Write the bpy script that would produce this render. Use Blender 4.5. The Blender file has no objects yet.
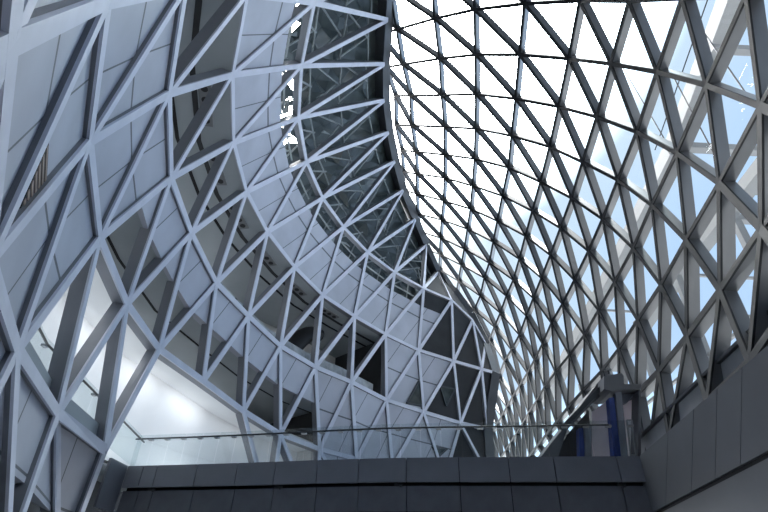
import bpy, bmesh, math, random
from mathutils import Vector, Matrix
random.seed(7)
S = bpy.context.scene
COL = S.collection
V = Vector

# ------------------------------------------------------------------ survey: camera and ray helper
FOC, PITCH, ROLL = 500.0, math.radians(36), math.radians(2)
def ray(x, y):
    a = (x - 384) / FOC; b = (256 - y) / FOC
    c, s = math.cos(ROLL), math.sin(ROLL)
    a, b = c * a - s * b, s * a + c * b
    return V((a, math.cos(PITCH) - math.sin(PITCH) * b, math.sin(PITCH) + math.cos(PITCH) * b))
def at_z(q, z): v = ray(*q); return v * (z / v.z)
def at_y(q, y): v = ray(*q); return v * (y / v.y)
def at_x(q, x): v = ray(*q); return v * (x / v.x)

# ------------------------------------------------------------------ materials
def new_mat(name):
    m = bpy.data.materials.new(name); m.use_nodes = True
    nt = m.node_tree; b = nt.nodes['Principled BSDF']
    return m, nt, b
def mat(name, col, rough=.5, metal=0., noise=.0, scale=2.0, spec=.5):
    m, nt, b = new_mat(name)
    b.inputs['Roughness'].default_value = rough; b.inputs['Metallic'].default_value = metal
    b.inputs['Specular IOR Level'].default_value = spec
    c = (*col, 1)
    if noise:
        tc = nt.nodes.new('ShaderNodeTexCoord'); n = nt.nodes.new('ShaderNodeTexNoise')
        n.inputs['Scale'].default_value = scale; n.inputs['Detail'].default_value = 5
        nt.links.new(tc.outputs['Object'], n.inputs['Vector'])
        r = nt.nodes.new('ShaderNodeValToRGB')
        r.color_ramp.elements[0].position = .3; r.color_ramp.elements[1].position = .7
        r.color_ramp.elements[0].color = tuple(k * (1 - noise) for k in col) + (1,)
        r.color_ramp.elements[1].color = tuple(min(1, k * (1 + noise)) for k in col) + (1,)
        nt.links.new(n.outputs['Fac'], r.inputs['Fac']); nt.links.new(r.outputs['Color'], b.inputs['Base Color'])
    else:
        b.inputs['Base Color'].default_value = c
    return m
def glass_mat(name, tint, fac=.06, rough=.02, milk=0., milkcol=(.8, .85, .9)):
    m = bpy.data.materials.new(name); m.use_nodes = True; nt = m.node_tree; nt.nodes.clear()
    out = nt.nodes.new('ShaderNodeOutputMaterial'); t = nt.nodes.new('ShaderNodeBsdfTransparent')
    t.inputs['Color'].default_value = (*tint, 1)
    g = nt.nodes.new('ShaderNodeBsdfGlossy'); g.inputs['Roughness'].default_value = rough
    mx = nt.nodes.new('ShaderNodeMixShader'); mx.inputs[0].default_value = fac
    nt.links.new(t.outputs[0], mx.inputs[1]); nt.links.new(g.outputs[0], mx.inputs[2])
    last = mx
    if milk:
        d = nt.nodes.new('ShaderNodeBsdfDiffuse'); d.inputs['Color'].default_value = (*milkcol, 1)
        m2 = nt.nodes.new('ShaderNodeMixShader'); 
        n = nt.nodes.new('ShaderNodeTexNoise'); n.inputs['Scale'].default_value = 1.2; n.inputs['Detail'].default_value = 6
        tc = nt.nodes.new('ShaderNodeTexCoord'); nt.links.new(tc.outputs['Object'], n.inputs['Vector'])
        mr = nt.nodes.new('ShaderNodeMapRange'); mr.inputs[1].default_value = .3; mr.inputs[2].default_value = .7
        mr.inputs[3].default_value = milk * .4; mr.inputs[4].default_value = min(1, milk * 1.6)
        nt.links.new(n.outputs['Fac'], mr.inputs[0]); nt.links.new(mr.outputs[0], m2.inputs[0])
        nt.links.new(mx.outputs[0], m2.inputs[1]); nt.links.new(d.outputs[0], m2.inputs[2]); last = m2
    nt.links.new(last.outputs[0], out.inputs['Surface'])
    return m
def cladding_mat(name, col, seam, lines, width=.011, rough=.45):
    """flat metal cassettes with open joints; joints follow the UV grid of the lattice"""
    m, nt, b = new_mat(name); b.inputs['Roughness'].default_value = rough
    uv = nt.nodes.new('ShaderNodeUVMap'); uv.uv_map = 'grid'
    sep = nt.nodes.new('ShaderNodeSeparateXYZ'); nt.links.new(uv.outputs[0], sep.inputs[0])
    def M(op, a, bb=None):
        n = nt.nodes.new('ShaderNodeMath'); n.operation = op
        for i, q in enumerate((a, bb)):
            if q is None: continue
            if isinstance(q, (int, float)): n.inputs[i].default_value = q
            else: nt.links.new(q, n.inputs[i])
        return n.outputs[0]
    acc = None
    for (cu, cv, off, w) in lines:
        t = M('ADD', M('MULTIPLY', sep.outputs[0], cu), M('MULTIPLY', sep.outputs[1], cv))
        f = M('FRACT', M('ADD', t, off + 100.0))
        d = M('ABSOLUTE', M('SUBTRACT', f, .5))
        l = M('LESS_THAN', d, width * w)
        acc = l if acc is None else M('MAXIMUM', acc, l)
    tc = nt.nodes.new('ShaderNodeTexCoord'); n = nt.nodes.new('ShaderNodeTexNoise')
    n.inputs['Scale'].default_value = .7; n.inputs['Detail'].default_value = 6
    nt.links.new(tc.outputs['Object'], n.inputs['Vector'])
    r = nt.nodes.new('ShaderNodeValToRGB'); r.color_ramp.elements[0].position = .35; r.color_ramp.elements[1].position = .65
    r.color_ramp.elements[0].color = tuple(k * .93 for k in col) + (1,); r.color_ramp.elements[1].color = tuple(k * 1.06 for k in col) + (1,)
    nt.links.new(n.outputs['Fac'], r.inputs['Fac'])
    mx = nt.nodes.new('ShaderNodeMix'); mx.data_type = 'RGBA'
    nt.links.new(acc, mx.inputs[0]); nt.links.new(r.outputs['Color'], mx.inputs[6]); mx.inputs[7].default_value = (*seam, 1)
    nt.links.new(mx.outputs[2], b.inputs['Base Color'])
    return m

M = {}
M['steel'] = mat('pale_grey_paint', (.62, .65, .75), .45, 0, .06, 1.5)
M['flange'] = mat('black_flange_paint', (.02, .022, .025), .6, 0, 0, 2, .25)
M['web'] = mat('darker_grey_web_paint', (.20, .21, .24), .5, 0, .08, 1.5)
M['roofsteel'] = mat('mid_grey_metal', (.075, .08, .09), .3, 0, .10, 2.0, .9)
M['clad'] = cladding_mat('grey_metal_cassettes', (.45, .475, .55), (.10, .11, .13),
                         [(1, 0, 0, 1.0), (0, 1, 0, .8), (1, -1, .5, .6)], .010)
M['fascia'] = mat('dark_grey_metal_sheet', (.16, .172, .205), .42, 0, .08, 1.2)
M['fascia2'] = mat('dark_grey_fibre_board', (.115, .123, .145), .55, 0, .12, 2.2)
M['shadeclad'] = mat('shade_dark_cassettes', (.042, .045, .05), .85, 0, .15, .8, .15)  # shade of the far end put into the cassette colour
M['gap'] = mat('black_shadow_gap', (.01, .01, .012), .8)
M['parapet'] = mat('charcoal_metal_sheet', (.10, .106, .117), .5, 0, .08, .8)
M['kerb'] = mat('grey_render', (.22, .23, .245), .7, 0, .08, 1.5)
M['blocker'] = mat('blocker_grey', (.10, .10, .11), .7, 0, .05, .8)
M['floor'] = mat('grey_stone_floor', (.16, .165, .18), .45, 0, .1, .5)
M['soffit'] = mat('grey_soffit_board', (.36, .40, .43), .6, 0, .06, .6)
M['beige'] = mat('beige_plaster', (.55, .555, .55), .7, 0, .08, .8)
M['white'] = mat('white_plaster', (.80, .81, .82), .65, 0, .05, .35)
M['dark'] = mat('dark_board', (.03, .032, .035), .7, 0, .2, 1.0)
M['roofback'] = mat('dark_green_grey_sheet', (.045, .06, .062), .35, 0, .3, .9)
M['truss'] = mat('galvanised_tube', (.26, .29, .30), .5, 0, .15, 3)
M['ridge'] = mat('dark_ridge_sheet', (.07, .075, .085), .5)
M['glass'] = glass_mat('clear_roof_glass', (.94, .965, .975), .025)
M['bal'] = glass_mat('clear_balustrade_glass', (.90, .93, .935), .045)
M['frost'] = glass_mat('frosted_glass', (.85, .88, .9), .06, .1, .38)
M['rail'] = mat('dark_steel_rail', (.06, .065, .07), .35, .6)
M['steelbr'] = mat('brushed_bracket', (.3, .31, .32), .35, .8)
M['tri'] = mat('dark_window_pane', (.04, .05, .05), .08, 0, .5, 1.6)
M['brown'] = mat('brown_slat', (.30, .23, .20), .6, 0, .2, 3)
M['outer'] = mat('pale_outer_steel', (.21, .22, .23), .5, 0, .05, 1)
M['cable'] = mat('dark_cable', (.05, .05, .06), .5)
M['blue'] = mat('blue_paint', (.02, .045, .20), .45, 0, .2, 2)
M['sheet'] = mat('pale_dust_sheet', (.52, .48, .50), .85, 0, .2, 1.6)
def sheet_mat():
    m = bpy.data.materials.new('thin_dust_sheet'); m.use_nodes = True; nt = m.node_tree; nt.nodes.clear()
    o = nt.nodes.new('ShaderNodeOutputMaterial'); d = nt.nodes.new('ShaderNodeBsdfDiffuse'); t = nt.nodes.new('ShaderNodeBsdfTranslucent')
    x = nt.nodes.new('ShaderNodeMixShader'); x.inputs[0].default_value = .4
    n = nt.nodes.new('ShaderNodeTexNoise'); n.inputs['Scale'].default_value = 1.3; tc = nt.nodes.new('ShaderNodeTexCoord')
    nt.links.new(tc.outputs['Object'], n.inputs['Vector'])
    r = nt.nodes.new('ShaderNodeValToRGB'); r.color_ramp.elements[0].color = (.7, .64, .67, 1); r.color_ramp.elements[1].color = (.92, .88, .9, 1)
    nt.links.new(n.outputs['Fac'], r.inputs['Fac'])
    for q in (d, t): nt.links.new(r.outputs['Color'], q.inputs['Color'])
    nt.links.new(d.outputs[0], x.inputs[1]); nt.links.new(t.outputs[0], x.inputs[2]); nt.links.new(x.outputs[0], o.inputs['Surface'])
    return m
M['sheet'] = sheet_mat()
M['black'] = mat('black_plastic', (.015, .015, .017), .5)
M['ground'] = mat('pale_paving', (.36, .36, .36), .8, 0, .1, .2)

# ------------------------------------------------------------------ object helpers
def tag(o, label=None, cat=None, group=None, kind=None):
    if label: o['label'] = label
    if cat: o['category'] = cat
    if group: o['group'] = group
    if kind: o['kind'] = kind
    return o
def thing(name, loc, label, cat, group=None):
    o = bpy.data.objects.new(name, None); COL.objects.link(o); o.location = loc; o.empty_display_size = .2
    return tag(o, label, cat, group)
def mesh_obj(name, verts, faces, m, parent=None, uvs=None, smooth=False):
    verts = [V(v) for v in verts]
    c = sum(verts, V((0, 0, 0))) / len(verts)
    me = bpy.data.meshes.new(name)
    me.from_pydata([tuple(v - c) for v in verts], [], faces)
    if uvs:
        l = me.uv_layers.new(name='grid')
        for p in me.polygons:
            for li in p.loop_indices: l.data[li].uv = uvs[me.loops[li].vertex_index]
    bm = bmesh.new(); bm.from_mesh(me)
    if not uvs: bmesh.ops.recalc_face_normals(bm, faces=bm.faces)
    bm.to_mesh(me); bm.free()
    if smooth:
        for p in me.polygons: p.use_smooth = True
    me.materials.append(m)
    o = bpy.data.objects.new(name, me); COL.objects.link(o)
    base = V((0, 0, 0))
    if parent:
        o.parent = parent; q = parent
        while q: base += V(q.location); q = q.parent
    o.location = c - base
    return o
class MB:
    def __init__(s): s.v = []; s.f = []
    def hexa(s, p):             # 8 points: bottom ring 0-3, top ring 4-7
        n = len(s.v); s.v += [V(x) for x in p]
        s.f += [tuple(n + i for i in q) for q in ((0, 3, 2, 1), (4, 5, 6, 7), (0, 1, 5, 4), (1, 2, 6, 5), (2, 3, 7, 6), (3, 0, 4, 7))]
        return s
    def box(s, lo, hi):
        x0, y0, z0 = lo; x1, y1, z1 = hi
        return s.hexa([(x0, y0, z0), (x1, y0, z0), (x1, y1, z0), (x0, y1, z0), (x0, y0, z1), (x1, y0, z1), (x1, y1, z1), (x0, y1, z1)])
    def bar(s, a, b, na, nb, w, d, d0=0.):   # rectangular bar: width w across, from d0 to d along the normals
        a, b = V(a), V(b); t = (b - a).normalized(); P = []
        for (p, n) in ((a, na), (b, nb)):
            n = (V(n) - t * V(n).dot(t)).normalized(); sd = t.cross(n).normalized() * (w / 2)
            P.append([p + sd + n * d0, p - sd + n * d0, p - sd + n * d, p + sd + n * d])
        return s.hexa(P[0] + P[1])
    def tube(s, pts, r, n=8, cap=True):
        pts = [V(p) for p in pts]; rings = []
        for i, p in enumerate(pts):
            t = (pts[min(i + 1, len(pts) - 1)] - pts[max(i - 1, 0)]).normalized()
            u = t.cross(V((0, 0, 1)))
            if u.length < .05: u = t.cross(V((0, 1, 0)))
            u.normalize(); w = u.cross(t); k = len(s.v); rr = r[i] if isinstance(r, (list, tuple)) else r
            s.v += [p + (u * math.cos(2 * math.pi * j / n) + w * math.sin(2 * math.pi * j / n)) * rr for j in range(n)]
            rings.append(k)
        for a, b in zip(rings, rings[1:]):
            for j in range(n): s.f.append((a + j, a + (j + 1) % n, b + (j + 1) % n, b + j))
        if cap:
            s.f.append(tuple(rings[0] + j for j in range(n))[::-1]); s.f.append(tuple(rings[-1] + j for j in range(n)))
        return s
    def slab(s, A, B, dz):      # strip between polylines A and B with thickness dz
        for i in range(len(A) - 1):
            q = [V(A[i]), V(A[i + 1]), V(B[i + 1]), V(B[i])]
            s.hexa(q + [p + V((0, 0, dz)) for p in q])
        return s
    def wall(s, line, z0, z1, off):   # vertical wall on a plan polyline; off = list of thickness vectors
        for i in range(len(line) - 1):
            a, b = V(line[i]), V(line[i + 1]); oa, ob = V(off[i]), V(off[i + 1])
            q = [V((a.x, a.y, z0)), V((b.x, b.y, z0)), V((b.x + ob.x, b.y + ob.y, z0)), V((a.x + oa.x, a.y + oa.y, z0))]
            s.hexa(q + [V((p.x, p.y, z1)) for p in q])
        return s
    def build(s, name, m, parent=None, smooth=False): return mesh_obj(name, s.v, s.f, m, parent, smooth=smooth)
def structure(o): o['kind'] = 'structure'; return o

# ------------------------------------------------------------------ LEFT LATTICE: nodes on level lines
ZL = [29.5, 20.8, 15.25, 10.87, 7.09, 3.3]
NL = {
0: [(389,20),(386,64),(386,100),(390,132),(396,161),(404,190),(416,219),(427,245),(439,272)],
1: [(315,3),(302,66),(299,118),(307,162),(323,198),(344,227),(368,252),(395,272),(424,288),(452,300),(473,320),(486,343)],
2: [(248,-6),(233,75),(234,143),(247,192),(268,232),(295,267),(323,295),(355,316),(386,334),(419,350),(454,361),(482,369),(496,373)],
3: [(187,-12),(170,94),(172,178),(192,233),(217,283),(249,316),(281,346),(316,367),(352,382),(387,400),(424,412),(461,423),(488,429)],
4: [(110,2),(91,142),(101,238),(128,304),(160,349),(204,381),(244,411),(281,434),(320,449),(357,459),(393,467),(445,478),(492,482)],
5: [(14,45),(-8,262),(19,350),(59,413),(106,450)]}
zl0 = [29.5, 29.5, 29.5, 29.5, 29.5, 29.5, 29.3, 28.0, 26.0]
L = {}
for k, row in NL.items():
    for r, q in enumerate(row):
        z = ZL[k]
        if k == 0: z = zl0[r]
        if k == 1 and r >= 10: z = 20.0 if r == 10 else 19.0
        L[k, r] = at_z(q, z)
L[0, 9] = at_z((455, 291), 24.0); L[0, 10] = at_z((471, 313), 22.2)
for r in range(5, 13):
    L[5, r] = L[4, r] + (L[5, 4] - L[4, 4]) * (.1 if r < 7 else 1); L[5, r].z = ZL[5]
for r in (3, 4): L[6, r] = at_z({3: (8, 560), 4: (57, 580)}[r], .6)
d6 = L[6, 3] - L[5, 3]
for r in (0, 1, 2): L[6, r] = L[5, r] + d6
d6 = L[6, 4] - L[5, 4]
for r in range(5, 13): L[6, r] = L[5, r] + d6
for k in range(7):
    for r in (-1, -2, -3): L[k, r] = L[k, r + 1] * 2 - L[k, r + 2]
def has(*ks): return all(k in L for k in ks)
LN = {}
for (k, r) in L:
    a = L.get((k, r - 1), L[k, r]); b = L.get((k, r + 1), L[k, r])
    c = L.get((k + 1, r), L[k, r]); d = L.get((k - 1, r), L[k, r])
    n = (d - c).cross(b - a)
    if n.length < 1e-5: n = V((-1, 0, .2))
    n.normalize()
    if n.x > 0: n = -n
    LN[k, r] = n
for r in (10, 11, 12):
    for k in (0, 1, 2, 3, 4):
        if (k, r) in LN: LN[k, r] = LN[k, 9] if (k, 9) in LN else LN[k, r]
for (k, r) in ((0, 8), (0, 9), (0, 10), (0, 7)): LN[k, r] = LN[0, 6]
def LP(u, v):                    # point on the faceted lattice surface, normals blended
    k = min(5, max(0, math.floor(u))); r = math.floor(v)
    fu, fv = u - k, v - r
    if fu >= fv: w = [((k, r), 1 - fu), ((k + 1, r), fu - fv), ((k + 1, r + 1), fv)]
    else: w = [((k, r), 1 - fv), ((k, r + 1), fv - fu), ((k + 1, r + 1), fu)]
    w = [(q, t) for q, t in w if t > 1e-9]
    return sum((L[q] * t for q, t in w), V()), sum((LN[q] * t for q, t in w), V()).normalized()

lat = thing('steel_lattice', (-6.5, 9, -1.6), 'pale grey steel triangular lattice curving up in front of the left wall', 'lattice')
def lat_bar(name, a, b):
    if not has(a, b): return
    if b[0] >= 5 and (a[1] in (5, 6) or b[1] in (5, 6)) and (a, b) != ((4, 6), (5, 7)): return      # the bridge lands in this opening
    if b[0] == 6 and b[1] > 4: return
    k = max(a[0], b[0]); w = .24 if k >= 1 else .3
    o = MB().bar(L[a], L[b], LN[a], LN[b], w, .05).bar(L[a], L[b], LN[a], LN[b], w - .02, .36, .05).build(name, M['steel'], lat)
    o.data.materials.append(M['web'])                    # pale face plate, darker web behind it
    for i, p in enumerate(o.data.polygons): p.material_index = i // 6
for (k, r) in sorted(L):
    if r < -2: continue
    if k == 0 and r > 8 : continue
    lat_bar('level_beam' , (k, r), (k, r + 1)) if k > 0 else None
    lat_bar('rib_beam', (k, r), (k + 1, r))
    lat_bar('diagonal_beam', (k, r), (k + 1, r + 1))
# dark ridge edge where the left wall meets the glass roof
edge = [L[0, r] for r in range(-2, 11)] + [L[1, 11], L[2, 12], L[3, 12], L[4, 12]]
en = [V((-.75, 0, .65))] * 11 + [V((-.3, .9, .2))] * 6
rid = MB()
for i in range(len(edge) - 1): rid.bar(edge[i], edge[i + 1], en[i], en[i + 1], .7, .9, -.05)
structure(rid.build('trim_ridge', M['ridge']))

# ------------------------------------------------------------------ LEFT WALL cladding (behind the lattice)
OFF = .13
def clip(poly, ulo, uhi):
    for lim, keep in ((ulo, 1), (uhi, -1)):
        out = []
        for i in range(len(poly)):
            a, b = poly[i], poly[(i + 1) % len(poly)]
            da, db = keep * (a[0] - lim), keep * (b[0] - lim)
            if da >= -1e-9: out.append(a)
            if da * db < -1e-12:
                t = da / (da - db); out.append((a[0] + (b[0] - a[0]) * t, a[1] + (b[1] - a[1]) * t))
        poly = out
        if not poly: return []
    return poly
def tri_list(k, r): return [((k, r), (k, r + 1), (k + 1, r + 1)), ((k, r), (k + 1, r + 1), (k + 1, r))]
def surf(tri, uv, off):
    (a, b, c) = tri; x1, y1 = b[0] - a[0], b[1] - a[1]; x2, y2 = c[0] - a[0], c[1] - a[1]
    D = x1 * y2 - x2 * y1; px, py = uv[0] - a[0], uv[1] - a[1]
    s = (px * y2 - x2 * py) / D; t = (x1 * py - px * y1) / D
    w = ((a, 1 - s - t), (b, s), (c, t))
    return sum((L[q] * m for q, m in w), V()) + sum((LN[q] * m for q, m in w), V()).normalized() * off
UB = 3.45
cv, cf, cu = [], [], []
for k in range(1, 6):
    for r in range(-2, 13):
        for j, tri in enumerate(tri_list(k, r)):
            if not has(*tri): continue
            lo, hi = 0, 9
            if k == 1: lo = 1.3
            if k == 2 and (r <= 7 or (r == 8 and j == 1)): continue
            if k == 3 and (2 <= r <= 6 or (r == 7 and j == 1)): hi = UB
            if k == 4 and 2 <= r <= 7: continue
            if k == 5:
                hi = 5.55
                if r > 3: continue
            if r >= 11 or (r == 10 and k <= 2) or (r == 9 and k == 1): continue      # far end follows, with its shade put into the colour
            poly = clip([tuple(q) for q in tri], lo, hi)
            if len(poly) < 3: continue
            n = len(cv)
            for q in poly: cv.append(surf(tri, q, OFF)); cu.append(q)
            cf.append(tuple(range(n, n + len(poly))))
wl = mesh_obj('wall_left', cv, cf, M['clad'], uvs=cu)
bm = bmesh.new(); bm.from_mesh(wl.data); bmesh.ops.remove_doubles(bm, verts=bm.verts, dist=.001)
bmesh.ops.recalc_face_normals(bm, faces=bm.faces); bm.to_mesh(wl.data); bm.free()
if sum((p.normal.x * p.area for p in wl.data.polygons)) < 0:
    wl.data.flip_normals()
so = wl.modifiers.new('thickness', 'SOLIDIFY'); so.thickness = .32; so.offset = -1
structure(wl)

# cladding that closes the far end under the ridge, its shade painted as charcoal
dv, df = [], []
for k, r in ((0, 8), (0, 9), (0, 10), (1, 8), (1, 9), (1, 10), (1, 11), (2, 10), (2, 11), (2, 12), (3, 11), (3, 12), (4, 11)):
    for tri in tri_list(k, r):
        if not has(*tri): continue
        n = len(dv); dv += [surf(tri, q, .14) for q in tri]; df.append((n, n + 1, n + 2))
structure(mesh_obj('wall_far', dv, df, M['shadeclad']))

# dark triangular windows in the far cladding, each slightly proud of it
def skin_plane(q):              # the facet of the lattice surface that a sight line meets
    d = ray(*q)
    for k in range(0, 6):
        for r in range(-2, 13):
            for tri in tri_list(k, r):
                if not has(*tri): continue
                a, b, c = (L[t] for t in tri); n = (b - a).cross(c - a)
                if abs(d.dot(n)) < 1e-6: continue
                p = d * (a.dot(n) / d.dot(n))
                if p.y < 0: continue
                if all(((y - x).cross(p - x)).dot(n) >= 0 for x, y in ((a, b), (b, c), (c, a))):
                    n.normalize(); return p, (n if n.dot(p - V((4, 16, 8))) > 0 else -n)
def tri_window(px, k, label):
    p0, n = skin_plane((sum(q[0] for q in px) / 3, sum(q[1] for q in px) / 3)); p0 = p0 + n * (OFF - .06)
    pts = []
    for q in px:
        d = ray(*q); pts.append(d * (p0.dot(n) / d.dot(n)))
    c = sum(pts, V()) / 3
    t = thing('triangular_window', c, label, 'window', 'triangular windows in the far cladding')
    mesh_obj('glass_pane', [p - n * .02 for p in pts] + [p + n * .05 for p in pts], [(0, 1, 2), (5, 4, 3), (0, 3, 4, 1), (1, 4, 5, 2), (2, 5, 3, 0)], M['tri'], t)
    f = MB()
    for i in range(3): f.bar(pts[i], pts[(i + 1) % 3], n, n, .10, .06, -.05)
    f.build('frame', M['rail'], t)
tri_window([(419, 381), (407, 403), (422, 406)], (2.7, 9.4), 'dark triangular window low in the cladding, the left one of two level with each other')
tri_window([(440, 386), (455, 389), (446, 406)], (2.7, 10.4), 'dark triangular window pointing down in the cladding, right of its left-hand twin')
tri_window([(433, 447), (447, 449), (438, 457)], (3.6, 10.6), 'dark triangular window in the cladding just above the footbridge edge')
# small louvred opening in the near cladding
p0, n0 = skin_plane((38, 178)); p0 = p0 + n0 * (OFF - .02)
lp = []
for q in ((49, 141), (47, 178), (19, 212)):
    d = ray(*q); lp.append(d * (p0.dot(n0) / d.dot(n0)))
lw = thing('louvre_window', sum(lp, V()) / 3, 'small triangular opening with brown slats in the near left cladding', 'louvre')
mesh_obj('backing', [p for p in lp] + [p + n0 * .012 for p in lp], [(0, 1, 2), (5, 4, 3), (0, 3, 4, 1), (1, 4, 5, 2), (2, 5, 3, 0)], M['dark'], lw)
for i in range(7):
    t = .08 + i * .125
    a = lp[0].lerp(lp[2], t); b = lp[1].lerp(lp[2], t)
    MB().bar(a, b, -n0, -n0, .06, .012).build('slat', M['brown'], lw)

bp_end = at_z((128, 466), 3.9) + V((-.05, .7, -.35))
# ------------------------------------------------------------------ galleries behind the openings of the left wall
def level_line(u, r0, r1, off, z=None):
    pts = []
    for r in range(r0, r1 + 1):
        p = L[int(u), r] if float(u).is_integer() else L[int(u), r].lerp(L[int(u) + 1, r], u - int(u))
        a = L[int(u), r - 1] if (int(u), r - 1) in L else L[int(u), r]; b = L[int(u), r + 1] if (int(u), r + 1) in L else L[int(u), r]
        t = (b - a); t.z = 0; t.normalize(); n = V((-t.y, t.x, 0))
        q = p + n * off
        if z is not None: q.z = z
        pts.append(q)
    return pts
def outs(u, r0, r1, d): 
    A = level_line(u, r0, r1, 0); B = level_line(u, r0, r1, d); return [b - a for a, b in zip(A, B)]
# upper gallery
structure(MB().slab(level_line(3, -2, 9, .55, 10.55), level_line(3, -2, 9, 6, 10.55), .3).build('floor_upper_gallery', M['beige']))
structure(MB().slab(level_line(2, -2, 9, .08, 15.15), level_line(3, -2, 9, 6.2, 15.15), .3).build('ceiling_upper_gallery', M['soffit']))
structure(MB().wall(level_line(3, -2, 9, 5.2), 10.85, 15.15, outs(3, -2, 9, .3)).build('wall_upper_gallery', M['beige']))
# middle gallery, a low ribbon
structure(MB().slab(level_line(4, 1, 8, .55, 7.25), level_line(4, 1, 8, 6, 7.25), .25).build('floor_middle_gallery', M['beige']))
structure(MB().slab(level_line(UB, 1, 8, .25, 9.2), level_line(4, 1, 8, 6, 9.2), .3).build('ceiling_middle_gallery', M['soffit']))
structure(MB().wall(level_line(4, 1, 8, 5), 7.5, 9.2, outs(4, 1, 8, .3)).build('wall_middle_gallery', M['beige']))
# lower gallery with the bright white wall
structure(MB().slab(level_line(5, 0, 4, .3, 3.55), level_line(4, 0, 4, 3.2, 3.55), .33).slab([bp_end] + level_line(4, 5, 9, .2, 3.55), level_line(4, 4, 9, 3.2, 3.55), .33).build('floor_lower_gallery', M['soffit']))
structure(MB().wall(level_line(4, 0, 9, 1.75), 3.9, 7.2, outs(4, 0, 9, .3)).build('wall_lower_gallery', M['white']))
structure(MB().slab(level_line(4, 0, 9, .3, 7.18), level_line(4, 0, 9, 2.0, 7.18), .06).build('ceiling_lower_gallery', M['white']))
# end walls that close the galleries
def endwall(name, u, r, z0, z1, m, d=6):
    a = level_line(u, r, r, .6)[0]; b = level_line(u, r, r, d)[0]; t = (b - a).cross(V((0, 0, 1))); t.z = 0; t.normalize()
    return structure(MB().wall([a, b], z0, z1, [t * .2, t * .2]).build(name, m))
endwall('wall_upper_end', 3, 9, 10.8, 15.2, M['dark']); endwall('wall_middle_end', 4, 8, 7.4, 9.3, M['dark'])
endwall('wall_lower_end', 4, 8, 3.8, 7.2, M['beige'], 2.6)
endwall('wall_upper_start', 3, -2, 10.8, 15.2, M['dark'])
# slots in the ceilings
def slot(name, u, r0, r1, d0, d1, z, m): structure(MB().slab(level_line(u, r0, r1, d0, z), level_line(u, r0, r1, d1, z), .015).build(name, m))
slot('trim_1', 2, -1, 9, 2.1, 2.25, 15.13, M['gap'])
slot('trim_2', UB, 2, 8, 1.5, 1.6, 9.18, M['gap'])
slot('trim_3', 2, -1, 9, 1.25, 1.45, 15.13, M['dark'])
# downlight panels
words = ['nearest', 'second nearest', 'third nearest', 'fourth nearest', 'fifth nearest', 'sixth nearest', 'farthest']
for i, v in enumerate((1.45, 2.5, 3.5, 4.5, 5.5, 6.5)):
    r = int(v); A = level_line(2, r, r + 1, .75, 15.1); B = level_line(2, r, r + 1, 1.2, 15.1)
    a = A[0].lerp(A[1], v - r - .3); b = A[0].lerp(A[1], v - r + .3); c = B[0].lerp(B[1], v - r - .3); d = B[0].lerp(B[1], v - r + .3)
    t = thing('downlight_panel', (a + d) / 2, 'grey soffit strip with four black downlights, %s along the upper gallery' % words[i], 'light', 'downlight strips in the upper gallery soffit')
    MB().hexa([a, b, d, c] + [p + V((0, 0, .05)) for p in (a, b, d, c)]).build('plate', M['kerb'], t)
    for j in range(4):
        p = a.lerp(b, .14 + j * .24).lerp(c.lerp(d, .14 + j * .24), .5)
        MB().tube([p + V((0, 0, -.03)), p + V((0, 0, .03))], .13, 12).build('downlight', M['black'], t)
# frosted parapet glass of the upper gallery
fb = thing('frosted_balustrade', level_line(3, 5, 5, .9, 10.85)[0], 'cloudy frosted glass parapet along the upper gallery opening', 'balustrade')
for r in range(2, 9):
    a, b = level_line(3, r, r + 1, .95, 10.86)
    if r == 8: b = a.lerp(b, .9)
    MB().wall([a, b], 10.86, 12.0, [V((-.02, 0, 0))] * 2).build('glass_panel', M['frost'], fb)
# dark curved duct hanging in the upper gallery
q0 = level_line(3, 7, 8, 2.6, 14.3); pts = []
for i in range(13):
    t = i / 12; p = q0[0].lerp(q0[1], .1 + .75 * t); p.z = 14.4 - 1.7 * (1 - t) ** 2.2; pts.append(p)
dk = thing('hanging_duct', pts[6], 'dark curved duct hanging from the upper gallery soffit', 'duct')
MB().tube(pts, [.62 - .02 * i for i in range(13)], 14, cap=False).build('tube', M['black'], dk, True)
MB().tube([pts[0] + (pts[0] - pts[1]).normalized() * .05, pts[0]], .66, 14).build('mouth', M['dark'], dk)

# ------------------------------------------------------------------ ridge zone: dark roof sheet and the tube truss under it
def roofpt(u, v, off): p, n = LP(u, v); return p + n * off
def offu(u): return .75 + .75 * min(1, max(0, u) / .6)
rng = random.Random(11)
rv_, rf_, idx = [], [], {}
us = [0, .12, .25, .38, .5, .6, .68, .76, .84, .92, 1.0, 1.12, 1.25, 1.42]; NV = 4
def node(i, w):
    if (i, w) not in idx:
        u, v = us[i], w / NV
        if 0 < i < len(us) - 1: u += rng.uniform(-.03, .03)
        k = math.floor(v + 1e-9)
        if not has((0, k), (1, k), (2, k), (0, k + 1), (1, k + 1), (2, k + 1)): idx[i, w] = None
        else:
            idx[i, w] = len(rv_); rv_.append(roofpt(u, min(max(v + rng.uniform(-.06, .06), -2), 9.98), offu(u) + rng.uniform(-.3, .25) * (1 if i else 0)))
    return idx[i, w]
for w in range(-2 * NV, 10 * NV - 1):
    for i in range(len(us) - 1):
        q = [node(i, w), node(i + 1, w), node(i + 1, w + 1), node(i, w + 1)]
        if any(x is None for x in q): continue
        tl = [(q[0], q[1], q[2]), (q[0], q[2], q[3])] if (i + w) % 2 else [(q[0], q[1], q[3]), (q[1], q[2], q[3])]
        for t in tl:
            if .80 <= us[i] <= .93 and -2 <= w < 2.6 * NV and rng.random() < .46: continue       # open joints where sky shows
            rf_.append(t)
class _R:
    def build(self, name, m): return mesh_obj(name, rv_, rf_, m)
rb = _R()
structure(rb.build('ceiling_ridge', M['roofback']))
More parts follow.
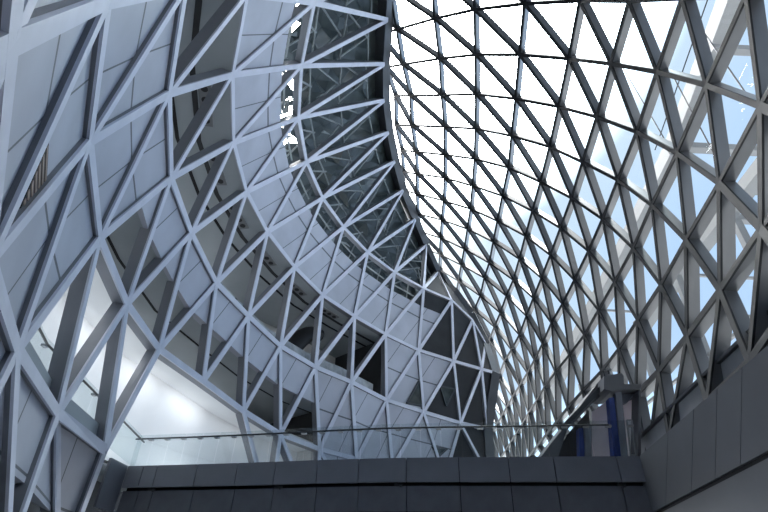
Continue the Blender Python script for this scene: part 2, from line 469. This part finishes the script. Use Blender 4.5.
tr = thing('roof_truss', (L[1, 2] + V((-1, 0, 3))), 'pale grey tubular truss bars in the dark strip under the ridge', 'truss')
random.seed(5)
for r in range(-1, 9):
    if not has((0, r), (1, r), (2, r), (0, r + 1), (1, r + 1), (2, r + 1)): continue
    bars = [((.15, .0), (.15, .99)), ((.5, .0), (.5, .99)), ((.8, 0), (.8, .99)), ((.15, .5), (.5, .05)), ((.15, .5), (.5, .95)),
            ((.5, .5), (.8, .05)), ((.5, .5), (.8, .95)), ((.8, .5), (1.25, .1)), ((.8, .5), (1.25, .9)), ((1.1, .05), (1.1, .95))]
    for i, ((u1, v1), (u2, v2)) in enumerate(bars):
        o1 = .62 if i % 2 else .8; o2 = .75 if i % 3 else .62
        a = roofpt(u1, r + v1, min(o1, offu(u1) - .12)); b = roofpt(u2, r + v2, min(o2, offu(u2) - .12))
        MB().tube([a, b], .055, 5).build('truss_bar', M['truss'], tr)

for r in range(0, 6):
    for j in range(9):
        u, v = random.uniform(.45, 1.25) if j < 3 else random.uniform(1.0, 1.3), r + random.uniform(.05, .9)
        q = [roofpt(u + random.uniform(-.1, .1), min(r + .99, max(r, v + random.uniform(-.22, .22))), .6 + .02 * j) for _ in range(3)]
        n = LN[1, r] * .05
        mesh_obj('gusset_plate', q + [p + n for p in q], [(0, 1, 2), (5, 4, 3), (0, 3, 4, 1), (1, 4, 5, 2), (2, 5, 3, 0)], M['truss'], tr)

# ------------------------------------------------------------------ GLASS ROOF (right): level columns c, rows r
ZG = {c: 2.5 * v for c, v in enumerate((11.85, 10.94, 9.99, 9.02, 8.09, 6.95, 6.0, 4.94, 3.86, 2.85))}
NG = [
[(396,30),(434,19),(474,10),(524,4),(579,1),(628,1),(681,-2),(745,-5)],
[(402,65),(439,59),(475,55),(519,55),(568,59),(610,64),(656,72),(705,85),(759,106)],
[(409.5,96),(441,95.5),(475.5,94.5),(515,99),(558,107),(596,117),(636,132),(676,153),(718,183),(760,228)],
[(411,126),(444,127),(475,129),(511,136),(549,147),(582,162),(617,180),(651,205),(685,240),(719,290)],
[(415,152),(444,155),(474,159),(508,168),(540,182),(571,198),(602,219),(632.5,248),(660,285),(686,336)],
[(416,174),(444,178),(472,186),(502,196),(532,211),(560,228),(588,251),(614,282),(637,320),(658,371)],
[(416,194),(443,201),(470,209),(497,221),(525,236),(550,255),(574,280),(598,310),(618,349),(635,395)],
[(417,214),(441,220),(467,229),(493,242),(519,259),(541,278),(562,304),(584,335),(601,371)],
[None,(440,238),(464,249),(489,263),(513,280),(533,298),(551,323),(569,355),(582,391)],
[None,None,(461,265),(484,278),(506,296),(526,316),(542,344),(555,372),(567,408)],
[None,None,(458,281),(480,296),(500,313),(519,335),(534,360),(544,387)],
[None,None,None,(474,310),(494,327),(511,350),(527,373),(536,401)],
[None,None,None,None,(489,340),(504,361),(519,386),(528,413)],
[None,None,None,None,None,(498,377),(512,397),(522,424)]]
Q = {}
for r, row in enumerate(NG):
    for c, q in enumerate(row):
        if q: Q[c, r] = at_z(q, ZG[c])
for r, q in {2: (800, 285), 3: (748, 362), 4: (706, 402), 5: (668, 437)}.items(): Q[10, r] = at_z(q, 4.6)
rmax = {0: 9, 1: 11, 2: 12, 3: 13, 4: 15, 5: 17, 6: 18, 7: 18, 8: 16, 9: 14, 10: 14}
for c in range(11):
    rs = sorted(r for (cc, r) in Q if cc == c); m = min(4, len(rs) - 1)
    lo, hi = rs[0], rs[-1]
    s0 = (Q[c, lo + m] - Q[c, lo]) / m; s1 = (Q[c, hi] - Q[c, hi - m]) / m
    for r in range(lo - 1, -3, -1): Q[c, r] = Q[c, r + 1] - s0
    for r in range(hi + 1, rmax[c] + 1): Q[c, r] = Q[c, r - 1] + s1
    for r in [r for (cc, r) in list(Q) if cc == c and r > rmax[c]]: del Q[c, r]
for r in range(-2, 9): Q[-1, r] = Q[0, r] + (Q[0, r] - Q[1, r]) * .55
QN = {}
for (c, r) in Q:
    a = Q.get((c, r - 1), Q[c, r]); b = Q.get((c, r + 1), Q[c, r]); d = Q.get((c - 1, r), Q[c, r]); e = Q.get((c + 1, r), Q[c, r])
    n = (b - a).cross(e - d); n.normalize()
    if n.x + n.z * .5 < 0: n = -n
    QN[c, r] = n
GD = .36
gr = thing('glass_roof', (9, 16, 4), 'curved glass roof on a dark grey triangular steel grid, right of the ridge', 'roof')
CAM = V((0, 0, 0))
def measure(ps):                 # apparent size, to pick the bars and panes seen largest
    return (ps[0] - ps[1]).length / max(1, ((ps[0] + ps[1]) / 2 - CAM).length)
fams = {'level_beam': [], 'rib_beam': [], 'diagonal_beam': []}
panes = []
for (c, r) in sorted(Q):
    for nm, o in (('level_beam', (c, r + 1)), ('rib_beam', (c + 1, r)), ('diagonal_beam', (c + 1, r + 1))):
        if o in Q: fams[nm].append(((c, r), o))
    for t in (((c, r), (c, r + 1), (c + 1, r + 1)), ((c, r), (c + 1, r), (c + 1, r + 1))):
        if all(q in Q for q in t): panes.append(t)
def visible(p):                  # inside the picture with a margin
    f = p.y * math.cos(PITCH) + p.z * math.sin(PITCH); u = -p.y * math.sin(PITCH) + p.z * math.cos(PITCH)
    if f <= 0: return False
    return -30 < 384 + FOC * p.x / f < 798 and -60 < 256 - FOC * u / f < 470
def two_tone(o):
    o.data.materials.append(M['roofsteel'])
    for i, p in enumerate(o.data.polygons): p.material_index = (i // 6) % 2
    return o
for nm, lst in fams.items():
    lst.sort(key=lambda ab: (not (visible(Q[ab[0]]) or visible(Q[ab[1]])), -measure([Q[ab[0]], Q[ab[1]]])))
    rest = MB()
    for i, (a, b) in enumerate(lst):
        w = .15
        if a[0] >= 8 and b[0] >= 9: w = .22
        mb = MB() if i < 100 else rest
        mb.bar(Q[a], Q[b], QN[a], QN[b], w, .05)                    # dark inner flange
        mb.bar(Q[a], Q[b], QN[a], QN[b], w - .04, GD, .05)          # web
        if i < 100: two_tone(mb.build(nm, M['flange'], gr))
    if rest.v: o = two_tone(rest.build(nm, M['flange'], gr)); o['kind'] = 'stuff'
panes.sort(key=lambda t: (not any(visible(Q[q]) for q in t), -(Q[t[1]] - Q[t[0]]).cross(Q[t[2]] - Q[t[0]]).length / max(1, Q[t[0]].length_squared)))
rv, rf = [], []
for i, t in enumerate(panes):
    ps = [Q[q] + QN[q] * (GD + .02) for q in t]
    n = (ps[1] - ps[0]).cross(ps[2] - ps[0]).normalized()
    if i < 100: mesh_obj('glass_pane', ps, [(0, 1, 2)], M['glass'], gr)
    else:
        k = len(rv); rv += ps; rf.append((k, k + 1, k + 2))
o = mesh_obj('glass_pane', rv, rf, M['glass'], gr); o['kind'] = 'stuff'

# ------------------------------------------------------------------ outer steel frame beyond the glass
of = thing('outer_steel_frame', (14, 20, 0), 'big pale steel beams of an outer frame seen through the right glass', 'steel frame')
XO = 14.0
def seam_line(pix): return [at_x(q, XO) for q in pix]
def outer_beam(pts, w, d, name='long_beam'):
    b = MB()
    for i in range(len(pts) - 1): b.bar(pts[i], pts[i + 1], V((1, 0, 0)), V((1, 0, 0)), w, d)
    b.build(name, M['outer'], of)
e1 = seam_line([(722, 0), (667, 150), (618, 250), (572, 340)]); 
outer_beam([e1[0] * 2 - e1[1]] + e1 + [e1[3] * 2 - e1[2]], .85, .8)
e4 = seam_line([(757, 165), (697, 243), (655, 300), (610, 368)])
outer_beam([e4[0] * 2 - e4[1]] + e4, .5, .6)
for (q, w) in (((712, 51), .32), ((687, 150), .36), ((725, 221), .3), ((690, 276), .12), ((650, 312), .12), ((604, 311), .12), ((735, 192), .25)):
    p = at_x(q, XO); MB().bar(V((14.0, p.y, p.z)), V((24, p.y, p.z - .2)), V((0, 0, 1)), V((0, 0, 1)), w, w).build('cross_beam', M['outer'], of)
for y in (11, 15, 19.5, 24, 28.5, 33, 38):
    MB().box((13.8, y - .12, -1.6), (14.1, y + .12, 13.6)).build('mullion', M['outer'], of)
for z in (4.2, 6.8, 9.4):
    MB().box((13.85, 8, z), (14.0, 46, z + .12)).build('transom', M['outer'], of)
for i, (a, b, lab) in enumerate((((711, -10), (655, 150), 'thin dark cable beyond the glass, running down beside the big pale beam'),
                    ((694, 18), (745, 92), 'thin dark cable beyond the glass, crossing the big pale beam near the top'),
                    ((674, 78), (720, 165), 'thin dark cable beyond the glass, crossing the big pale beam below the first crossing'),
                    ((622, 66), (665, 140), 'thin cable beyond the glass, leftmost in the pale sky'))):
    tag(MB().tube([at_x(a, XO - .3), at_x(b, XO - .3)], .03, 6).build('cable', M['cable']), lab, 'cable', 'cables beyond the glass')

# ------------------------------------------------------------------ RIGHT WALL: charcoal parapet with a shadow gap
PA, PB = at_z((768, 345), 3.9), at_z((640, 455.5), 3.9)
d = (PB - PA).normalized(); d.z = 0; d.normalize(); nx = V((d.y, -d.x, 0))     # nx points right, away from the hall
def pw(t, z, o=0): p = PA + d * t + nx * o; return V((p.x, p.y, z))
Lw = (PB - PA).length
wr = MB()
t0 = -14
def along(q): v = ray(*q); return (v * (PA.dot(nx) / v.dot(nx)) - PA).dot(d)
joints = [(t0, t0), (Lw + 2, Lw + 2), (40, 40)]
for x in (742, 717, 693.5, 668): joints.append((along((x, 345 + (768 - x) * .863)), along((x - 1.5, 512 - .574 * (x - 661.5)))))
joints.sort()
for (a, a2), (b, b2) in zip(joints, joints[1:]):
    g = .012
    wr.hexa([pw(a2 + g, 2.5), pw(b2 - g, 2.5), pw(b2 - g, 2.5, .3), pw(a2 + g, 2.5, .3), pw(a + g, 3.9), pw(b - g, 3.9), pw(b - g, 3.9, .3), pw(a + g, 3.9, .3)])
wr.hexa([pw(t0, -1.6), pw(40, -1.6), pw(40, -1.6, .3), pw(t0, -1.6, .3), pw(t0, 2.4), pw(40, 2.4), pw(40, 2.4, .3), pw(t0, 2.4, .3)])
structure(wr.build('wall_right', M['parapet']))
structure(MB().hexa([pw(t0, 2.38, .07), pw(40, 2.38, .07), pw(40, 2.38, .2), pw(t0, 2.38, .2), pw(t0, 3.88, .07), pw(40, 3.88, .07), pw(40, 3.88, .2), pw(t0, 3.88, .2)]).build('trim_4', M['gap']))
# grey kerb behind the bars and the ledge between
kv = ray(694, 389); kz = kv.z * ((PA + nx * 1.5).dot(nx) / kv.dot(nx))      # top of the kerb
def long_box(o0, o1, z0, z1, t1=30):
    return MB().hexa([pw(t0, z0, o0), pw(t1, z0, o0), pw(t1, z0, o1), pw(t0, z0, o1), pw(t0, z1, o0), pw(t1, z1, o0), pw(t1, z1, o1), pw(t0, z1, o1)])
structure(long_box(1.5, 1.9, 3.3, kz).build('trim_5', M['kerb']))
structure(long_box(.3, 1.5, 3.2, 3.5).build('trim_6', M['parapet']))
structure(long_box(1.4, 1.95, kz, kz + .08).build('trim_7', M['rail']))
print('kerb top', kz)

# ------------------------------------------------------------------ FOOTBRIDGE
ZT = 3.9
bq = [(128, 466), (192, 464.4), (256, 462.5), (320, 460), (384, 458), (440, 457.3), (500, 457), (570, 456.5), (641, 456)]
bp = [at_z(q, ZT) for q in bq]
def bpt(s):                      # s = 0..1 along the bridge front edge, by length
    tot = [0]
    for a, b in zip(bp, bp[1:]): tot.append(tot[-1] + (b - a).length)
    x = s * tot[-1]
    for i in range(len(bp) - 1):
        if x <= tot[i + 1] + 1e-6:
            return bp[i].lerp(bp[i + 1], (x - tot[i]) / (tot[i + 1] - tot[i]))
    return bp[-1]
def s_of(px):
    best = min(range(2001), key=lambda i: abs(proj_x(bpt(i / 2000)) - px)); return best / 2000
def proj_x(p):
    f = p.y * math.cos(PITCH) + p.z * math.sin(PITCH); u = -p.y * math.sin(PITCH) + p.z * math.cos(PITCH)
    a, b = p.x / f, u / f; c, s = math.cos(ROLL), math.sin(ROLL)
    return 384 + FOC * (c * a + s * b)
back = (bp[-1] - bp[0]); back = V((-back.y, back.x, 0)).normalized()       # away from the camera
br = thing('footbridge', bpt(.5) - V((0, 0, 1.6)), 'dark grey panelled footbridge spanning the hall at the bottom of the view', 'bridge')
jx = [128, 144, 158, 198, 238, 276, 318, 359, 406, 458, 508, 553, 616, 641]
js = [s_of(x) for x in jx]; js[0] = 0; js[-1] = 1
ZM = .83 * ZT - .0
v = ray(384, 482); tt = bpt(s_of(384)).y / v.y; Z1 = v.z * tt                 # underside of the upper band
v = ray(384, 486); Z2 = v.z * (bpt(s_of(384)).y + .12) / v.y
v = ray(384, 511); Z3 = v.z * (bpt(s_of(384)).y + .12) / v.y
for a, b in zip(js, js[1:]):
    g = .0008
    pts = [bpt(a + g), bpt(b - g)]
    MB().wall(pts, Z1, ZT, [back * .1] * 2).build('upper_fascia_panel', M['fascia'], br)
    MB().wall([p + back * .12 for p in pts], Z3, Z2, [back * .1] * 2).build('lower_fascia_panel', M['fascia2'], br)
ss = [i / 12 for i in range(13)]
front = [bpt(s) for s in ss]
MB().wall([p + back * .11 for p in front], Z1 + .02, ZT - .03, [back * .1] * 13).build('backing_strip', M['gap'], br)
MB().wall([p + back * .3 for p in front], Z3 + .02, Z1 + .15, [back * .3] * 13).build('core_beam', M['gap'], br)
A = [V((p.x, p.y, ZT - .35)) + back * .25 for p in front]; B = [p + back * 2.6 for p in A]
MB().slab(A, B, .3).build('deck', M['fascia2'], br)
A = [V((p.x, p.y, Z3 - .12)) + back * .2 for p in front]; B = [p + back * 2.2 for p in A]
MB().slab(A, B, .12).build('soffit', M['gap'], br)
# left return panel of the bridge towards the lattice
e = bp[0]; ret = V((-.9, -2.4, 0)).normalized()
e2 = at_z((112, 457), ZT + .02)
MB().wall([e, e2], Z3, ZT, [V((-.1, .05, 0))] * 2).build('end_panel', M['fascia'], br)
# glass balustrade of the bridge
gb = thing('glass_balustrade', bpt(.5), 'clear glass balustrade with a dark handrail along the footbridge', 'balustrade')
n = 26
for i in range(n):
    a, b = bpt(i / n + .0008) + back * .06, bpt((i + 1) / n - .0008) + back * .06
    MB().wall([a, b], ZT - .02, ZT + 1.02, [back * .02] * 2).build('glass_panel', M['bal'], gb)
rp = [bpt(s) + V((0, 0, .87)) + back * -.02 for s in [i / 24 for i in range(25)] if s < .985]
MB().tube(rp, .028, 8).build('handrail', M['rail'], gb)
for i in range(n):
    p = bpt((i + .9) / n) + V((0, 0, .82))
    MB().bar(p - back * .03, p + back * .1, V((0, 0, 1)), V((0, 0, 1)), .16, .05).build('bracket', M['steelbr'], gb)
# balustrade along the lower gallery, behind the lattice
g2 = thing('glass_balustrade', level_line(5, 3, 3, .8, 3.9)[0], 'clear glass balustrade behind the lattice beside the bright white wall', 'balustrade')
ln = level_line(5, 1, 4, .85, 3.9); fine = []
for a, b in zip(ln, ln[1:]): fine += [a.lerp(b, t / 3) for t in range(3)]
fine.append(ln[-1]); fine.append(bp[0] + V((.1, .3, 0)))
for a, b in zip(fine, fine[1:]):
    MB().wall([a.lerp(b, .01), a.lerp(b, .99)], 3.9, 4.92, [V((-.02, 0, 0))] * 2).build('glass_panel', M['bal'], g2)
MB().tube([p + V((.06, 0, .86)) for p in fine], .03, 8).build('handrail', M['rail'], g2)
for a in fine[1:-1]:
    MB().bar(a + V((.06, 0, .8)), a + V((-.04, 0, .8)), V((0, 0, 1)), V((0, 0, 1)), .14, .05).build('bracket', M['steelbr'], g2)
# small spot fittings under the upper band
for px, lab in ((156, 'leftmost'), (280, 'second from the left'), (398, 'third from the left'), (616, 'rightmost')):
    p = bpt(s_of(px)) + back * .14; p.z = Z1 - .03
    t = thing('spot_fitting', p, 'tiny dark fitting under the upper band of the footbridge, ' + lab, 'light', 'fittings under the footbridge band')
    MB().box((p.x - .12, p.y - .04, p.z - .06), (p.x + .12, p.y + .04, p.z + .02)).build('housing', M['black'], t)
    MB().tube([p + V((.06, -.03, -.1)), p + V((.06, -.03, -.04))], .035, 8).build('lens', M['rail'], t)

# ------------------------------------------------------------------ porch and sloping canopy behind the right end of the bridge
YP = 17.2
po = thing('entrance_porch', at_y((615, 455), YP), 'dark stepped porch with blue posts and pale sheets behind the footbridge, far right', 'porch')
def prism(name, pix, y, depth, m, parent=po):
    P = [at_y(q, y) for q in pix]; k = len(P); b = [p + V((0, depth, 0)) for p in P]
    return mesh_obj(name, P + b, [tuple(range(k)), tuple(range(k, 2 * k))[::-1]] + [(i, (i + 1) % k, k + (i + 1) % k, k + i) for i in range(k)], m, parent)
prism('roof_box', [(604, 376), (622, 373), (624, 376), (624, 389), (612, 391), (604, 389)], YP - .3, 1.4, M['parapet'])
prism('lintel', [(622, 384), (641, 384), (641, 389), (622, 389)], YP - .2, .6, M['parapet'])
prism('sloping_canopy', [(606, 377), (608, 389), (592, 404), (567, 430), (556, 464), (535, 464), (560, 432), (580, 406), (597, 384)], YP + .3, 1.6, M['parapet'])
prism('canopy_edge', [(560, 427), (600, 386), (602, 390), (566, 428)], YP + .1, .25, M['rail'])
prism('blue_post', [(609, 398), (614, 397), (621.5, 460), (614, 460)], YP, .3, M['blue'])
prism('blue_post', [(579, 428), (583, 428), (585, 460), (580, 460)], YP + .1, .3, M['blue'])
prism('dark_post', [(615, 388), (621, 388), (628, 460), (622, 460)], YP - .05, .3, M['fascia'])
prism('dark_post', [(585, 424), (591, 424), (592, 460), (585, 460)], YP + .05, .3, M['fascia'])
prism('dust_sheet', [(592, 412), (608, 400), (613, 460), (592, 460)], YP + .6, .02, M['sheet'])
prism('dust_sheet', [(623, 404), (639, 396), (637, 460), (629, 460)], YP + .5, .02, M['sheet'])
prism('side_panel', [(639, 388), (641, 387), (641, 460), (638, 460)], YP - .1, .6, M['parapet'])
prism('back_panel', [(552, 464), (566, 436), (589, 410), (590, 464)], YP + 1.9, .2, M['dark'])
prism('soffit_strip', [(622, 390), (638, 390), (628, 402), (624, 404)], YP + .3, .3, M['fascia'])
gt = thing('glass_gate', at_y((630, 455), YP - .8), 'narrow framed glass gate at the right end of the footbridge handrail', 'gate')
f = MB(); GY = YP - 1.0
for a, b in (((627, 420), (632, 420)), ((632, 420), (636, 456)), ((627, 420), (631, 456)), ((631, 455), (636, 455))):
    f.bar(at_y(a, GY), at_y(b, GY), V((0, 1, 0)), V((0, 1, 0)), .04, .04)
f.build('frame', M['steelbr'], gt)
prism('glass_pane', [(627.5, 421), (631.5, 421), (635.5, 455), (631, 455)], GY + .01, .02, M['bal'], gt)
cp = at_y((609, 374), YP)
ca = thing('security_camera', cp, 'tiny dark security camera standing on the porch roof', 'camera')
MB().tube([cp, cp + V((0, 0, .14))], .025, 8).build('bracket', M['black'], ca)
MB().tube([cp + V((-.12, -.04, .16)), cp + V((.12, .04, .2))], .05, 8).build('body', M['rail'], ca)

# ------------------------------------------------------------------ floor, ground, added sky blocker, rear wall
structure(MB().box((-16, -12, -1.75), (8.6, 62, -1.6)).build('floor', M['floor']))
structure(MB().box((-200, -200, -2.2), (200, 300, -1.8)).build('floor_outside', M['ground']))
# unseen leaning sheet from lattice to glass, added to block sky behind the camera
ev, ef = [], []
def glass_edge(z):
    cs = [Q[c, -2] for c in range(-1, 11)]
    for a, b in zip(cs, cs[1:]):
        if a.z >= z >= b.z: return a.lerp(b, (a.z - z) / (a.z - b.z))
    return cs[0] if z > cs[0].z else cs[-1] + (cs[-1] - cs[-2]) * ((cs[-1].z - z) / 2.4)
for k in range(7):
    a = L[k, -2]; b = glass_edge(a.z); d_ = V((0, -.25, 0))
    ev += [a, b + (b - a).normalized() * .6]
n_ = len(ev); ev += [v + V((0, -.3, 0)) for v in ev]
for k in range(6):
    i = 2 * k; ef += [(i, i + 1, i + 3, i + 2), (n_ + i, n_ + i + 2, n_ + i + 3, n_ + i + 1)]
structure(mesh_obj('back_sky_blocker', ev, ef, M['blocker']))
structure(MB().box((-30, -10, -1.6), (-29.7, 62, 30)).build('wall_rear', M['dark']))
structure(MB().wall(level_line(6, -3, 4, .8) + [V((-9.5, 17.9, 0)), V((-9.5, 26, 0))], -1.6, 3.7, [V((-.2, .02, 0))] * 10).build('wall_lower_left', M['dark']))

# ------------------------------------------------------------------ light: bright overcast sky, lower gallery lamps, added fill lights
w = bpy.data.worlds.new('sky'); S.world = w; w.use_nodes = True; nt = w.node_tree; nt.nodes.clear()
out = nt.nodes.new('ShaderNodeOutputWorld'); bg = nt.nodes.new('ShaderNodeBackground')
tc = nt.nodes.new('ShaderNodeTexCoord'); no = nt.nodes.new('ShaderNodeTexNoise')
no.inputs['Scale'].default_value = 2.2; no.inputs['Detail'].default_value = 6
nt.links.new(tc.outputs['Generated'], no.inputs['Vector'])
sp = nt.nodes.new('ShaderNodeSeparateXYZ'); nt.links.new(tc.outputs['Generated'], sp.inputs[0])
def N2(op, a, b):
    n = nt.nodes.new('ShaderNodeMath'); n.operation = op
    for i, q in enumerate((a, b)):
        if isinstance(q, (int, float)): n.inputs[i].default_value = q
        else: nt.links.new(q, n.inputs[i])
    return n.outputs[0]
# cloud cover thins towards +x (right of the hall) and towards the horizon ahead
cov = N2('ADD', N2('MULTIPLY', sp.outputs[0], -1.25), N2('MULTIPLY', sp.outputs[2], .95))
cov = N2('ADD', cov, N2('MULTIPLY', no.outputs['Fac'], .55))
cr = nt.nodes.new('ShaderNodeValToRGB'); nt.links.new(cov, cr.inputs['Fac'])
els = cr.color_ramp.elements
els[0].position = .12; els[0].color = (.50, .70, .98, 1)
els[1].position = .95; els[1].color = (1.0, 1.0, 1.0, 1)
e_ = els.new(.48); e_.color = (.64, .80, .97, 1)
e_ = els.new(.72); e_.color = (.80, .93, .97, 1)
nt.links.new(cr.outputs['Color'], bg.inputs['Color'])
st = nt.nodes.new('ShaderNodeMapRange'); nt.links.new(cov, st.inputs[0])
st.inputs[1].default_value = .55; st.inputs[2].default_value = 1.05; st.inputs[3].default_value = .70; st.inputs[4].default_value = 2.6
hv = V((-.05, .40, .92)).normalized()                    # brightest patch: the sun behind thin cloud
dn = nt.nodes.new('ShaderNodeVectorMath'); dn.operation = 'DOT_PRODUCT'; dn.inputs[1].default_value = hv
nt.links.new(tc.outputs['Generated'], dn.inputs[0])
hs = nt.nodes.new('ShaderNodeMapRange'); hs.interpolation_type = 'SMOOTHSTEP'; nt.links.new(dn.outputs['Value'], hs.inputs[0])
hs.inputs[1].default_value = .85; hs.inputs[2].default_value = 1.0; hs.inputs[3].default_value = 0; hs.inputs[4].default_value = 27
ys = nt.nodes.new('ShaderNodeMapRange'); nt.links.new(sp.outputs[1], ys.inputs[0])      # the sky behind the camera, away from the sun, is darker
ys.inputs[1].default_value = -.4; ys.inputs[2].default_value = .3; ys.inputs[3].default_value = .25; ys.inputs[4].default_value = 1
haze = N2('MULTIPLY', N2('MAXIMUM', N2('SUBTRACT', .36, sp.outputs[2]), 0.0), 7.0)        # bright haze low over the horizon
nt.links.new(N2('ADD', N2('MULTIPLY', N2('ADD', st.outputs[0], haze), ys.outputs[0]), hs.outputs[0]), bg.inputs['Strength'])
nt.links.new(bg.outputs[0], out.inputs['Surface'])

for zl, zt_ in ((7.0, 5.3), (4.05, 6.0)):  # lamps over the white wall; the lower row of uplights is added fill
  ll = level_line(4, 1, 8, .85, zl); lo_ = level_line(4, 1, 8, 1.7, zt_)
  for i, (a, b) in enumerate(zip(ll, ll[1:])):
      ld = bpy.data.lights.new('gallery_lamp_and_fill', 'AREA'); ld.shape = 'RECTANGLE'; ld.size = (b - a).length * .8; ld.size_y = .6
      ld.energy = (8, 10, 12, 13, 14, 5, 2)[i]; ld.color = (.93, .97, 1.0)
      lo = bpy.data.objects.new('gallery_lamp_and_fill', ld); COL.objects.link(lo)
      lo.location = (a + b) / 2
      t = (b - a).normalized(); zz = lo.location - (lo_[i] + lo_[i + 1]) / 2; zz = (zz - t * zz.dot(t)).normalized(); yy = zz.cross(t)
      lo.matrix_world = Matrix((( t.x, yy.x, zz.x, lo.location.x), (t.y, yy.y, zz.y, lo.location.y), (t.z, yy.z, zz.z, lo.location.z), (0, 0, 0, 1)))

for u, r0, r1, off, z, en in ((3, -1, 8, 4.6, 15.0, 38), (4, 2, 7, 4.0, 9.1, 22)):  # fill lights added to brighten the upper and middle galleries
    ll = level_line(u, r0, r1, off, z)
    for i, (a, b) in enumerate(zip(ll, ll[1:])):
        ld = bpy.data.lights.new('gallery_fill', 'AREA'); ld.shape = 'RECTANGLE'; ld.size = (b - a).length * .5; ld.size_y = .2
        ld.energy = en * (.08 if (u == 3 and i < 3) or i > 6 else 1); ld.color = (.95, .97, 1.0)
        lo = bpy.data.objects.new('gallery_fill', ld); COL.objects.link(lo)
        t = (b - a).normalized(); c = (a + b) / 2; yy = V((0, 0, 1)).cross(t)
        lo.matrix_world = Matrix(((t.x, yy.x, 0, c.x), (t.y, yy.y, 0, c.y), (t.z, yy.z, 1, c.z), (0, 0, 0, 1)))

# ------------------------------------------------------------------ camera
cd = bpy.data.cameras.new('camera'); cd.sensor_width = 36; cd.lens = FOC / 768 * 36; cd.clip_end = 600; cd.clip_start = .05
co = bpy.data.objects.new('camera', cd); COL.objects.link(co)
X0 = V((1, 0, 0)); U0 = V((0, -math.sin(PITCH), math.cos(PITCH))); F0 = V((0, math.cos(PITCH), math.sin(PITCH)))
c, s = math.cos(ROLL), math.sin(ROLL)
R = X0 * c + U0 * s; U = U0 * c - X0 * s; B_ = -F0
co.matrix_world = Matrix(((R.x, U.x, B_.x, 0), (R.y, U.y, B_.y, 0), (R.z, U.z, B_.z, 0), (0, 0, 0, 1)))
S.camera = co
S.view_settings.view_transform = 'Standard'; S.view_settings.look = 'None'; S.view_settings.gamma = 1
S.view_settings.use_curve_mapping = False; S.view_settings.exposure = 0.65
S.cycles.max_bounces = 8; S.cycles.transparent_max_bounces = 12
